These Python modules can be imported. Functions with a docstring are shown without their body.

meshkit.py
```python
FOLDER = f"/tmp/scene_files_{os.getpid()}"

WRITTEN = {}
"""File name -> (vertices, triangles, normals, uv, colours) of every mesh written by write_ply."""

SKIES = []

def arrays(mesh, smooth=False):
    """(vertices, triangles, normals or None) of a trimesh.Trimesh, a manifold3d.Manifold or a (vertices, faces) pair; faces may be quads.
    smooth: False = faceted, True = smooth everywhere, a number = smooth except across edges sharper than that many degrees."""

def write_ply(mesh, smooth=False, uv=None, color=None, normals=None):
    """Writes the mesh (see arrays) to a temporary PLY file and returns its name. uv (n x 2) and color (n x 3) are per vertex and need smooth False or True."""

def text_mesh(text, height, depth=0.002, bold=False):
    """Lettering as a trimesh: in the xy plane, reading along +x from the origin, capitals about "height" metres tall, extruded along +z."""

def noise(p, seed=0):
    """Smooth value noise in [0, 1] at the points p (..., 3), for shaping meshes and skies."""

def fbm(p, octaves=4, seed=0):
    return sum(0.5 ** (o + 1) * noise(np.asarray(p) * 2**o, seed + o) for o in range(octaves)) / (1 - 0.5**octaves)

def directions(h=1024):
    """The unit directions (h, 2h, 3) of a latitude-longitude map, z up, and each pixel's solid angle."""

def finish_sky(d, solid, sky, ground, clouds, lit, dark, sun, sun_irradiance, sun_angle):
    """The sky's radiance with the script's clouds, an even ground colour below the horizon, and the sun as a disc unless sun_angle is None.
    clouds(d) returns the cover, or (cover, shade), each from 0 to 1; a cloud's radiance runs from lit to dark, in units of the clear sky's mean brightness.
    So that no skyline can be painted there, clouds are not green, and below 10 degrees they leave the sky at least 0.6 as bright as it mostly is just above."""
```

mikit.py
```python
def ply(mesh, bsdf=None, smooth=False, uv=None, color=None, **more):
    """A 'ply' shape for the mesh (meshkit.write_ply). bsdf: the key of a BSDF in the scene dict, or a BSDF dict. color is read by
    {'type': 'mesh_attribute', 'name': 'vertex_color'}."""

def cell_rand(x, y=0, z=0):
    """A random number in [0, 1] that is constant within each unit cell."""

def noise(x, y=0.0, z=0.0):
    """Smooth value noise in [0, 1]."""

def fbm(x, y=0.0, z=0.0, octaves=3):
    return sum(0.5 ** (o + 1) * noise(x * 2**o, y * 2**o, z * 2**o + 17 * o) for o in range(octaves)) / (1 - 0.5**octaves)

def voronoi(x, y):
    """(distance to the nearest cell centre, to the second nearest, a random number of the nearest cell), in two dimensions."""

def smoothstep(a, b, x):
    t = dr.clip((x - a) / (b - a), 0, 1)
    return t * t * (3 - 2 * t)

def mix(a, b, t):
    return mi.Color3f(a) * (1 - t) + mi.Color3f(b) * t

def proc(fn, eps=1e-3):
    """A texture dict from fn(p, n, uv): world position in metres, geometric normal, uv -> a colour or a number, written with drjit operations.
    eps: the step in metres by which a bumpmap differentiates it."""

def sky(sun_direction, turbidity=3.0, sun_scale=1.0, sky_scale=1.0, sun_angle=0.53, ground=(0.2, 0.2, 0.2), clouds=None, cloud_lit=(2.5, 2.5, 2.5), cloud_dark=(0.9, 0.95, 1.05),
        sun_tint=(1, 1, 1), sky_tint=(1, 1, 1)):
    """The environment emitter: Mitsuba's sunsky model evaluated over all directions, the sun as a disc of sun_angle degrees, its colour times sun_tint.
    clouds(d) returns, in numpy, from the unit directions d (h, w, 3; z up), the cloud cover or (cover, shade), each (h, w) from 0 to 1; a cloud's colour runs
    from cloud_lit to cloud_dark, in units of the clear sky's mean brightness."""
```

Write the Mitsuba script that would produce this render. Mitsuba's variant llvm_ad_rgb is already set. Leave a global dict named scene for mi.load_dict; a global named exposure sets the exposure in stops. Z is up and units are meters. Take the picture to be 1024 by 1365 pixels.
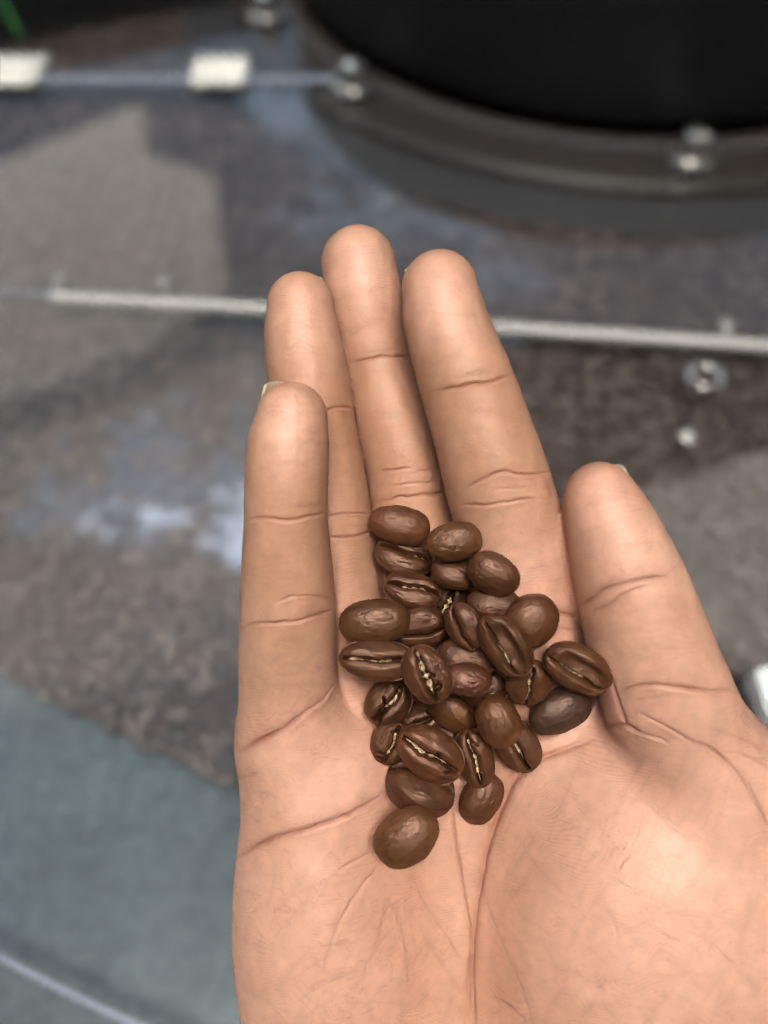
import math, os, random
import numpy as np, trimesh, shapely
from scipy.spatial import cKDTree
from shapely.geometry import Polygon, Point, LineString, box as sbox
import drjit as dr
import mitsuba as mi
import mikit
from mikit import proc, mix, smoothstep
from mikit import noise as tnoise, fbm as tfbm
import meshkit

rng = np.random.default_rng(7)
scene, labels = {}, {}

# ------------------------------------------------------------------ camera, light, exposure
CAM_H = 0.34                       # metres above the clear lid (the lid's top is z = 0)
PITCH = math.radians(55)
cam = np.array([0, 0, CAM_H])
RIGHT = np.array([1.0, 0, 0])
FWD = np.array([0, math.cos(PITCH), -math.sin(PITCH)])
UP = np.array([0, math.sin(PITCH), math.cos(PITCH)])
T = mi.ScalarTransform4f
scene['type'] = 'scene'
scene['camera'] = {'type': 'thinlens', 'fov': math.degrees(2 * math.atan(0.5)), 'fov_axis': 'x',
                   'aperture_radius': 0.0023, 'focus_distance': 0.156, 'near_clip': 0.01, 'far_clip': 50.0,
                   'to_world': T().look_at(origin=cam.tolist(), target=(cam + FWD).tolist(), up=UP.tolist())}
scene['room_light'] = {'type': 'constant', 'radiance': {'type': 'rgb', 'value': [0.04, 0.045, 0.052]}}
exposure = 0.08
L_MAIN = [29.5, 28.4, 26.4]          # added key light panel, unseen, above and behind the photographer
L_SHEET = [1.05, 1.02, 0.95]         # added glowing panels further forward, standing for grey walls mirrored in the lid
L_PANE = [3.6, 4.6, 6.4]          # roof window panes with blue sky behind

# ------------------------------------------------------------------ helpers
def numbered(key):
    if key not in scene and not any(k.startswith(key + '__') for k in scene):
        return key
    i = 1
    while f'{key}_{i:03d}' in scene or any(k.startswith(f'{key}_{i:03d}__') for k in scene):
        i += 1
    return f'{key}_{i:03d}'


def add(key, mesh, bsdf, smooth=30, color=None, **more):
    key = numbered(key)
    scene[key] = mikit.ply(mesh, bsdf, smooth=smooth, color=color, **more)
    return key


def tag(key, label=None, category=None, group=None, kind=None):
    labels[key] = {k: v for k, v in dict(label=label, category=category, group=group, kind=kind).items() if v}
    return key


def cat(ms):
    return trimesh.util.concatenate(ms)


def bx(x0, x1, y0, y1, z0, z1):
    return trimesh.creation.box(bounds=[[x0, y0, z0], [x1, y1, z1]])


def lathe(profile, center, n=96):
    m = trimesh.creation.revolve(np.array(profile), sections=n)
    m.apply_translation(center)
    return m


def prism(poly, z0, z1):
    gs = getattr(poly, 'geoms', [poly])
    ms = [trimesh.creation.extrude_polygon(g, z1 - z0, engine='earcut') for g in gs if g.area > 1e-8]
    m = cat(ms)
    m.apply_translation([0, 0, z0])
    return m


def world(v):
    """hand frame (millimetres: right, up along the fingers, away from the eye) -> world metres"""
    v = np.asarray(v, float) * 0.001
    return cam + v[:, :1] * RIGHT + v[:, 1:2] * UP + v[:, 2:3] * FWD


def H(x, y, d):
    return np.array([(x - 512) / 1024 * d, (682.5 - y) / 1024 * d, d], float)

# ------------------------------------------------------------------ materials
def principled(color, rough, spec=0.5, metallic=0.0, **k):
    c = color if isinstance(color, dict) else {'type': 'rgb', 'value': list(color)}
    r = rough if isinstance(rough, dict) else float(rough)
    return {'type': 'twosided', 'bsdf': {'type': 'principled', 'base_color': c, 'roughness': r, 'specular': spec, 'metallic': metallic, **k}}


def bumped(inner, fn, scale, eps):
    return {'type': 'twosided', 'bsdf': {'type': 'bumpmap', 'arbitrary': proc(fn, eps), 'scale': scale, 'bsdf': inner}}


VC = {'type': 'mesh_attribute', 'name': 'vertex_color'}


def skin_bump(p, n, uv):
    q = p * 1000.0
    a = tfbm(q.x * 1.6, q.y * 1.6, q.z * 1.6, 3)
    w = tnoise(q.x * 0.25, q.y * 0.25, q.z * 0.25) * 5
    r = dr.sin((q.y * 0.6 - q.z * 0.8 + w * 1.3) * 9.0) * 0.5 + 0.5
    s = dr.sin((q.x * 0.8 + q.y * 0.45 + w) * 7.0) * 0.5 + 0.5
    return a * 0.9 + r * 0.16 + s * 0.08


def skin_lines(p, n, uv):
    q = p * 1000.0
    Y = q.y * 0.8192 + q.z * 0.5736                # along the fingers
    X = q.x
    w = (tnoise(X * 0.16, Y * 0.16, 1.0) - 0.5) * 9
    ridge = dr.sin((Y + w) * 10.5) * 0.5 + 0.5      # friction ridges, 0.6 mm apart
    ridge = ridge * smoothstep(0.35, 0.65, tnoise(X * 0.3, Y * 0.3, 4.0))
    l1 = 1 - smoothstep(0.0, 0.045, dr.abs(tnoise(X * 0.25 + w * .2, Y * 1.3, 8.0) - 0.5))
    l2 = 1 - smoothstep(0.0, 0.04, dr.abs(tnoise((X + Y) * 1.0, (X - Y) * 0.22, 12.0) - 0.5))
    l3 = 1 - smoothstep(0.0, 0.04, dr.abs(tnoise((X * 0.5 - Y * 0.86) * 0.95, (X * .86 + Y * 0.5) * 0.2, 15.0) - 0.5))
    m = smoothstep(0.35, 0.7, tfbm(X * 0.13, Y * 0.13, 2.0, 2))
    blot = tfbm(X * 0.7, Y * 0.7, q.z * 0.2, 3)
    return dr.clip(0.18 * ridge + 0.20 * l1 * (1 - m) + 0.20 * l2 * m + 0.15 * l3 + 0.10 * smoothstep(0.45, 0.8, blot), 0, 0.7)


scene['skin'] = bumped({'type': 'blendbsdf', 'weight': proc(skin_lines),
                        'a': {'type': 'principled', 'base_color': VC, 'roughness': 0.47, 'specular': 0.40},
                        'b': {'type': 'principled', 'base_color': {'type': 'rgb', 'value': [0.40, 0.165, 0.105]}, 'roughness': 0.5, 'specular': 0.4}},
                       skin_bump, 0.00015, 0.00006)
scene['nail'] = principled((0.62, 0.52, 0.38), 0.35, 0.5)


def bean_bump(p, n, uv):
    q = p * 1000.0
    w = tnoise(q.x * 0.7, q.y * 0.7, q.z * 0.7) * 2.5
    a = tfbm(q.x * 1.1 + w, q.y * 1.1, q.z * 1.1 - w, 3)
    b = tfbm(q.x * 4.5, q.y * 4.5, q.z * 4.5, 2)
    return a * 0.4 + b * 0.6


def bean_rough(p, n, uv):
    q = p * 1000.0
    return 0.33 + 0.22 * tfbm(q.x * 0.8, q.y * 0.8, q.z * 0.8, 3)


scene['roasted_bean'] = bumped({'type': 'principled', 'base_color': VC, 'roughness': proc(bean_rough), 'specular': 0.62, 'spec_tint': 0.4},
                               bean_bump, 0.00014, 0.00007)


def chaff_col(p, n, uv):
    q = p * 1000.0
    return mix((0.33, 0.20, 0.10), (0.80, 0.62, 0.40), smoothstep(0.3, 0.7, tfbm(q.x * 2.5, q.y * 2.5, q.z * 2.5, 3)))


scene['chaff'] = principled(proc(chaff_col), 0.7, 0.3)


def granite_col(p, n, uv):
    a = tfbm(p.x * 210 + 3, p.y * 210, p.x * 60, 3)
    b = tfbm(p.x * 30, p.y * 30, 4.1, 3)
    c = mix((0.060, 0.079, 0.086), (0.084, 0.106, 0.112), smoothstep(0.25, 0.75, a)) * (0.75 + 0.5 * b)
    return mix(c, (0.26, 0.27, 0.23), smoothstep(0.84, 0.93, tnoise(p.x * 190, p.y * 190, 7.7)) * 0.35)


scene['granite'] = principled(proc(granite_col), 0.3, 0.5)


def bed_col(p, n, uv):
    r = tfbm(p.x * 150, p.y * 150, 3.0, 3)
    t = tnoise(p.x * 7, p.y * 7, 2.0)
    return mix((0.042, 0.033, 0.031), (0.125, 0.096, 0.084), smoothstep(0.2, 0.8, r)) * (0.8 + 0.4 * t)


scene['bean_bed_brown'] = principled(proc(bed_col), 0.42, 0.5)
scene['plate_grey'] = principled((0.044, 0.044, 0.047), 0.45, 0.5)
scene['plate_navy'] = principled((0.026, 0.034, 0.044), 0.4, 0.5)
scene['bed_floor'] = principled((0.07, 0.05, 0.044), 0.7, 0.3)


scene['clear_acrylic'] = {'type': 'thindielectric', 'int_ior': 1.52}
scene['frosted_edge'] = principled((0.62, 0.60, 0.56), 0.35, 0.5)
scene['frosted_blue'] = principled((0.36, 0.39, 0.48), 0.35, 0.5)
scene['inner_edge'] = principled((0.16, 0.15, 0.16), 0.35, 0.5)
scene['lid_rim'] = principled((0.24, 0.27, 0.34), 0.35, 0.5)
scene['steel'] = principled((0.72, 0.70, 0.67), 0.36, 0.5, 1.0)
scene['cream_plastic'] = principled((0.88, 0.86, 0.78), 0.4, 0.5)
scene['black_paint'] = principled((0.005, 0.005, 0.006), 0.55, 0.3)
scene['dark_flange'] = principled((0.036, 0.031, 0.028), 0.4, 0.5)
scene['green_plastic'] = principled((0.015, 0.10, 0.02), 0.4, 0.5)
scene['roof_dark'] = principled((0.10, 0.11, 0.13), 0.7, 0.3)
scene['white_plastic'] = principled((0.85, 0.84, 0.80), 0.4, 0.5)

# ------------------------------------------------------------------ setting: granite table
HUB = np.array([0.241, 0.955])
add('granite_table', bx(-3.0, 3.0, -2.0, 4.0, -0.10, -0.024), 'granite', smooth=False)
tag('granite_table', 'dark green speckled granite slab under the clear lid', kind='structure')

# roof and added light panels overhead, mirrored in the lid
RZ = 2.2
add('roof', bx(-5, 5, -5, 2.9, RZ + 0.12, RZ + 0.2), 'roof_dark', smooth=False)
tag('roof', 'dark roof with added glowing panels, seen only mirrored in the clear lid', kind='structure')


def light_sheet(key, poly, rad, thick=0.03, z=RZ):
    m = prism(poly, z, z + thick)
    k = numbered(key)
    scene[k] = mikit.ply(m, principled((0.5, 0.5, 0.5), 0.6), smooth=False, emitter={'type': 'area', 'radiance': {'type': 'rgb', 'value': list(rad)}})
    tag(k, kind='structure')
    return k


light_sheet('added_light_panel', sbox(-0.48, -0.88, 0.58, -0.20), L_MAIN)  # added key light, out of view above and behind the camera
SH1 = Polygon([(-4.2, 2.95), (-2.28, 4.32), (-1.57, 4.97), (-1.43, 4.40), (-0.99, 4.16), (-0.80, 3.13), (-1.0, 2.93), (-1.74, 2.45), (-4.2, 1.0)])
light_sheet('added_light_panel', SH1, L_SHEET)  # glowing stand-in for the grey wall mirrored in the lid
light_sheet('added_sheen_panel', sbox(-2.4, -0.3, 0.3, 2.9), [0.30, 0.38, 0.43], 0.03, RZ + 0.05)  # dim glowing sheet added for a milky sheen on the lid
light_sheet('added_blue_panel', sbox(-6, 2.92, 6, 10).difference(SH1.buffer(0.01)), [0.14, 0.19, 0.26], 0.03, RZ + 0.04)  # glowing sheet added to tint the far lid reflection blue
light_sheet('added_light_panel', Polygon([(-4.2, 0.75), (-1.66, 2.15), (-1.28, 2.34), (-0.94, 2.55), (-0.61, 2.7), (-0.11, 2.27), (-0.28, 1.71), (-0.91, 1.57), (-1.72, 1.38), (-4.2, 0.5)]), [c * 0.75 for c in L_SHEET])  # added glowing panel for the grey zone mirrored at left
light_sheet('added_light_panel', Polygon([(4.0, 3.2), (1.64, 2.1), (0.97, 1.83), (0.98, 1.41), (1.35, 1.08), (4.0, 0.1)]), [1.1, 1.05, 0.9])  # added glowing panel for the grey zone mirrored at right


def glow_blobs(key, spots, rad, seed):  # noqa
    """ragged glowing blobs added for the blue patches mirrored in the lid"""
    r = np.random.default_rng(seed)
    out = []
    for (x, y, sx, sy, n, r0, r1) in spots:
        for _ in range(n):
            q = np.array([x, y]) + r.normal(0, 1, 2) * [sx, sy]
            th = np.sort(r.uniform(0, 6.283, 11))
            rr = r.uniform(r0, r1) * r.uniform(0.55, 1.0, 11)
            out.append(Polygon(np.c_[q[0] + 1.3 * rr * np.cos(th), q[1] + 0.7 * rr * np.sin(th)]).buffer(0))
    light_sheet(key, shapely.union_all(out), rad, 0.02, RZ - 0.025 - 0.025 * (seed - 5))


glow_blobs('added_glow_blob', [(-0.58, 1.73, 0.07, 0.07, 22, 0.02, 0.07), (-1.0, 1.73, 0.09, 0.04, 12, 0.012, 0.04)], [4.2, 5.0, 6.2], 5)  # added emitters for the bluish glow mirrored in the lid
glow_blobs('added_glow_blob', [(-0.68, 1.80, 0.22, 0.16, 60, 0.012, 0.05), (-1.2, 1.80, 0.16, 0.07, 26, 0.012, 0.05), (-0.8, 2.08, 0.25, 0.12, 26, 0.012, 0.05)], [1.0, 1.25, 1.65], 8)
glow_blobs('added_glow_blob', [(0.0, 4.6, 0.25, 0.30, 40, 0.04, 0.13), (0.5, 4.0, 0.25, 0.3, 26, 0.03, 0.12), (-0.55, 4.9, 0.2, 0.2, 16, 0.04, 0.12), (0.9, 4.4, 0.25, 0.15, 14, 0.03, 0.1), (0.6, 3.25, 0.12, 0.15, 12, 0.03, 0.09), (-0.2, 3.6, 0.2, 0.2, 14, 0.03, 0.09)], [0.45, 0.60, 0.80], 6)
for i in range(7):                   # added glowing strips, ever narrower, fading out the panel edge
    y = 1.36 - i * 0.075
    w = 0.055 - i * 0.0065
    light_sheet('added_fade_strip', Polygon([(-1.75, y - 0.03), (-0.92, y + 0.17), (-0.25, y + 0.32), (-0.25, y + 0.32 - w), (-0.92, y + 0.17 - w), (-1.75, y - 0.03 - w)]), [c * 0.75 for c in L_SHEET])
for i in range(22):                  # thin bars added for the ribbing mirrored with the forward panel
    x = -2.6 + i * 0.085
    k = add('roof__added_rib', bx(x, x + 0.007, 2.3, 5.0, RZ - 0.012, RZ - 0.004), 'roof_dark', smooth=False)

# ------------------------------------------------------------------ bean bed under the lid
BEDC, BEDR = HUB, 0.915
add('bean_tray__floor', prism(Point(*BEDC).buffer(BEDR - 0.006, 128), -0.030, -0.0215), 'bed_floor', smooth=False)
tag('bean_tray', 'round dark cooling tray under the clear lid, holding the layer of beans', 'tray')


def make_bed():
    r = np.random.default_rng(3)
    base = trimesh.Trimesh([[1, 0, 0], [-1, 0, 0], [0, 1, 0], [0, -1, 0], [0, 0, 1], [0, 0, -1]], [[0, 2, 4], [2, 1, 4], [1, 3, 4], [3, 0, 4], [2, 0, 5], [1, 2, 5], [3, 1, 5], [0, 3, 5]]).subdivide()
    base.vertices /= np.linalg.norm(base.vertices, axis=1, keepdims=True)
    bv, bf = base.vertices * [0.0033, 0.0028, 0.0012], base.faces
    n = 60000
    p = np.stack([r.uniform(-0.55, 0.75, n), r.uniform(0.02, 1.25, n)], 1)
    d = np.hypot(*(p - BEDC).T)
    keep = (d < BEDR - 0.004) & (d > 0.452)
    keep &= (np.abs(p[:, 0]) < 0.16 + 0.36 * p[:, 1])
    p = p[keep]
    z = -0.0190 + 0.0018 * r.random(len(p)) + 0.002 * meshkit.noise(np.c_[p * 18, np.zeros(len(p))])
    a = r.uniform(0, 2 * np.pi, len(p)); t = r.uniform(-0.3, 0.3, len(p)); s = r.uniform(0.85, 1.2, len(p))
    V = bv[None] * s[:, None, None]
    ct, st = np.cos(t)[:, None], np.sin(t)[:, None]
    x, y, zz = V[..., 0], V[..., 1], V[..., 2]
    x, zz = x * ct - zz * st, x * st + zz * ct
    ca, sa = np.cos(a)[:, None], np.sin(a)[:, None]
    V = np.stack([x * ca - y * sa + p[:, :1], x * sa + y * ca + p[:, 1:2], zz + z[:, None]], -1)
    V[..., 2] = np.minimum(V[..., 2], -0.0075)
    F = bf[None] + (np.arange(len(p)) * len(bv))[:, None, None]
    return trimesh.Trimesh(V.reshape(-1, 3), F.reshape(-1, 3), process=False)


add('bean_tray__hub_plate', prism(Point(*BEDC).buffer(0.452, 128), -0.0215, -0.0170), 'plate_grey', smooth=False)
add('bean_bed', make_bed(), 'bean_bed_brown', smooth=True)
tag('bean_bed', 'layer of brown coffee beans spread in the round tray under the clear lid', 'coffee beans', kind='stuff')

# ------------------------------------------------------------------ black drum, flange, housing
cx, cy = HUB
add('black_drum__wall', lathe([(0, 0.004), (0.327, 0.004), (0.335, 0.008), (0.338, 0.016), (0.338, 0.108), (0.334, 0.113), (0, 0.113)], [cx, cy, 0], 160), 'black_paint')
add('black_drum__flange', lathe([(0.33, -0.020), (0.402, -0.020), (0.402, -0.010), (0.396, -0.006), (0.33, -0.006), (0.33, -0.020)], [cx, cy, 0], 160), 'dark_flange')
tag('black_drum', 'tall matt black round drum standing in the middle of the clear lid', 'drum')
hp = np.array([(-0.372, 0.813), (-0.245, 0.871)])
dv = (hp[1] - hp[0]) / np.linalg.norm(hp[1] - hp[0]); nv = np.array([-dv[1], dv[0]])
e0, e1 = hp[0] - dv * 1.2, hp[1] + dv * 0.28
housing = Polygon([e0, e1, e1 + nv * 0.8, e0 + nv * 0.8])
add('black_housing', prism(housing.buffer(-0.004).buffer(0.004), -0.02, 0.05), 'black_paint', smooth=False)
tag('black_housing', 'black steel housing behind the far left edge of the clear lid', 'machine housing')

# ------------------------------------------------------------------ clear lid
lid = Point(cx, cy).buffer(1.003, 200).difference(Point(cx, cy).buffer(0.355, 160)).difference(Polygon([e0 - nv * 0.003, e1 - nv * 0.003 + dv * .1, e1 + nv * 1.2, e0 + nv * 1.2]))
seam1 = np.array([(-0.224, 0.4155), (-0.218, 0.415), (-0.081, 0.404), (0.077, 0.385), (0.245, 0.368), (1.5, 0.235)])
s1 = LineString(seam1).buffer(0.0042, cap_style=2)
s2 = LineString([(-1.2, 0.711), (-0.035, 0.711), (0.02, 0.70)]).buffer(0.0045, cap_style=2)
pieces = [g for g in lid.difference(s1).difference(s2).geoms if g.area > 0.005]


def sheet(poly, z):
    v, f = trimesh.creation.triangulate_polygon(poly, engine='earcut')
    return trimesh.Trimesh(np.c_[v, np.full(len(v), z)], f, process=False)


for g in pieces:
    add('acrylic_lid__panel', sheet(g, 0.0), 'clear_acrylic', smooth=False)
add('acrylic_lid__edge', prism(s1.intersection(lid), -0.0045, 0.0012), 'frosted_edge', smooth=False)
add('acrylic_lid__edge', prism(s2.intersection(lid), -0.0045, 0.0012), 'frosted_blue', smooth=False)
rim = Point(cx, cy).buffer(1.005, 200).difference(Point(cx, cy).buffer(1.003, 200)).difference(Polygon([e0 - nv * .01, e1 + nv * -.01, e1 + nv * 1.2, e0 + nv * 1.2]))
add('acrylic_lid__rim', prism(rim, -0.005, 0.001), 'lid_rim', smooth=False)
inner = Point(cx, cy).buffer(0.355, 160).difference(Point(cx, cy).buffer(0.3535, 160))
add('acrylic_lid__inner_edge', prism(inner, -0.0045, 0.0008), 'inner_edge', smooth=False)
thin = LineString([(-0.60, 0.453), (-0.2245, 0.4155)]).buffer(0.0016, cap_style=2)
add('acrylic_lid__edge', prism(thin.intersection(lid), 0.0003, 0.0012), 'frosted_blue', smooth=False)
tag('acrylic_lid', 'clear acrylic round lid in hinged panels over the tray of beans', 'lid')
labels['acrylic_lid__edge_001'] = {'label': 'bluish hinge seam near the black drum'}
for hx in (-0.330, -0.146):
    k = numbered('acrylic_lid__hinge')
    w = 0.0245
    hy = 0.716
    bm = [bx(hx - w, hx + w, hy - 0.024, hy - 0.003, 0.002, 0.005)]
    add(k + '__leaf', bx(hx - w, hx + w, hy - 0.026, hy - 0.005, 0.002, 0.006), 'cream_plastic', smooth=False)
    add(k + '__leaf', bx(hx - w, hx + w, hy + 0.005, hy + 0.026, 0.002, 0.006), 'cream_plastic', smooth=False)
    m = trimesh.creation.cylinder(0.0046, 2 * w, sections=24)
    m.apply_transform(trimesh.transformations.rotation_matrix(np.pi / 2, [0, 1, 0])); m.apply_translation([hx, hy, 0.0062])
    add(k + '__barrel', m, 'cream_plastic')
    for sx in (-0.014, 0.014):
        for sy in (-0.016, 0.016):
            add(k + '__screw', lathe([(0, 0.0078), (0.0022, 0.0072), (0.0035, 0.006), (0, 0.006)], [hx + sx, hy + sy, 0], 16), 'steel')
for a in (-135.2, -89.8, -160.5, -44.4, 0.0):
    c = HUB + 0.377 * np.array([math.cos(math.radians(a)), math.sin(math.radians(a))])
    prof = [(0, -0.018), (0.0095, -0.018), (0.0095, -0.0005), (0.0145, 0.0005), (0.0148, 0.003), (0.0145, 0.0045), (0.0085, 0.0055), (0.0085, 0.014), (0.0075, 0.0175), (0.004, 0.0195), (0, 0.020)]
    prof = [(1.3 * u, 1.3 * v if v > 0 else v) for u, v in prof]
    add('acrylic_lid__standoff', lathe(prof, [c[0], c[1], 0], 40), 'steel')
for (sx, sy) in [(-0.221, 0.427), (-0.149, 0.427), (0.223, 0.385), (0.175, 0.29)]:  # last one stands in for a bright reflected spot
    add('acrylic_lid__screw', lathe([(0, 0.0001), (0.0052, 0.0003), (0.0046, 0.0024), (0.0025, 0.0038), (0, 0.0042)], [sx, sy, 0.0005], 24), 'steel' if sy > 0.3 else 'frosted_edge')
t = trimesh.creation.torus(0.0095, 0.0024, major_sections=48, minor_sections=16)
t.apply_translation([0.197, 0.338, 0.002])
add('acrylic_lid__finger_ring', t, 'steel')
gp = [np.array([-0.348, 0.792, 0.004]), np.array([-0.39, 0.86, 0.055]), np.array([-0.47, 1.02, 0.10]), np.array([-0.52, 1.1, 0.051])]
gm = [trimesh.creation.cylinder(0.0035, segment=[gp[i], gp[i + 1]], sections=16) for i in range(3)] + [trimesh.creation.icosphere(2, 0.0035).apply_translation(q) for q in gp]
add('green_hose', cat(gm), 'green_plastic')
tag('green_hose', 'thin green plastic hose at the far left corner of the lid', 'hose')
wm = prism(Polygon([(0.170, 0.100), (0.28, 0.09), (0.28, 0.150), (0.168, 0.143)]).buffer(-0.004).buffer(0.004), 0.001, 0.012)
add('white_block', wm, 'white_plastic', smooth=30)
tag('white_block', 'small white plastic block on the lid behind the thumb side of the hand', 'plastic block')

# ------------------------------------------------------------------ the hand as one implicit surface
CH = {
    'pinky': [(389, 557, 147, 49), (383, 610, 147.5, 54), (381, 690, 149, 54.5), (383, 760, 152, 60), (384, 830, 155, 63.5), (384, 900, 159, 64.5), (386, 990, 163, 66)],
    'ring': [(401, 408, 158, 46), (403, 450, 159, 50), (411, 500, 160, 54), (420, 560, 161, 52.5), (432, 640, 163, 55.5), (440, 700, 164, 57), (452, 790, 167, 60), (463, 890, 171, 62)],
    'middle': [(478, 352, 166, 51), (485, 400, 167, 52), (500, 475, 168, 49), (520, 550, 169, 53), (541, 620, 170, 57), (553, 690, 171, 58), (568, 780, 173, 60), (580, 850, 176, 62)],
    'index': [(586, 385, 151, 52), (593, 425, 151, 55), (620, 505, 152, 62), (641, 570, 153, 65), (662, 640, 155, 70), (681, 710, 158, 71.5), (696, 800, 161, 75), (705, 890, 167, 76)],
    'thumb': [(799, 662, 147, 48), (815, 705, 147, 58.5), (842, 785, 148, 72), (866, 860, 149, 79), (890, 930, 151, 83)],
}
def resample(v, n=15):
    from scipy.interpolate import PchipInterpolator
    p = np.array([np.r_[H(x, y, d), 0.972 * r * d / 1024] for x, y, d, r in v])
    t = np.r_[0, np.cumsum(np.linalg.norm(np.diff(p[:, :3], axis=0), axis=1))]
    u = np.linspace(0, 1, n) * t[-1]
    q = np.stack([PchipInterpolator(t, p[:, i])(u) for i in range(4)], 1)
    return [(c[:3], c[3]) for c in q]


CH = {k: resample(v) for k, v in CH.items()}


def cap(P, a, ra, b, rb):
    ba = b - a
    pa = P - a
    t = np.clip(pa @ ba / (ba @ ba), 0, 1)
    return np.linalg.norm(pa - t[:, None] * ba, axis=1) - (ra + (rb - ra) * t)


def ell(P, c, r, rot=0.0):
    q = P - c
    cs, sn = math.cos(rot), math.sin(rot)
    q = np.stack([q[:, 0] * cs + q[:, 1] * sn, -q[:, 0] * sn + q[:, 1] * cs, q[:, 2]], 1)
    k0 = np.linalg.norm(q / r, axis=1)
    k1 = np.linalg.norm(q / (np.asarray(r) ** 2), axis=1)
    return k0 * (k0 - 1) / np.maximum(k1, 1e-9)


def smin(a, b, k):
    h = np.maximum(k - np.abs(a - b), 0) / k
    return np.minimum(a, b) - h * h * k * 0.25


def chain(P, pts, k=1.5):
    d = None
    for (a, ra), (b, rb) in zip(pts[:-1], pts[1:]):
        c = cap(P, a, ra, b, rb)
        d = c if d is None else smin(d, c, k)
    return d


WR = H(655, 1640, 172)
MC = [(H(388, 985, 164), 10.5), (H(468, 900, 173), 10.5), (H(580, 860, 177), 10.5), (H(702, 890, 171), 11.5)]
WRP = [H(590, 1600, 172), H(630, 1600, 173), H(680, 1600, 173), H(735, 1600, 172)]


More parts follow.
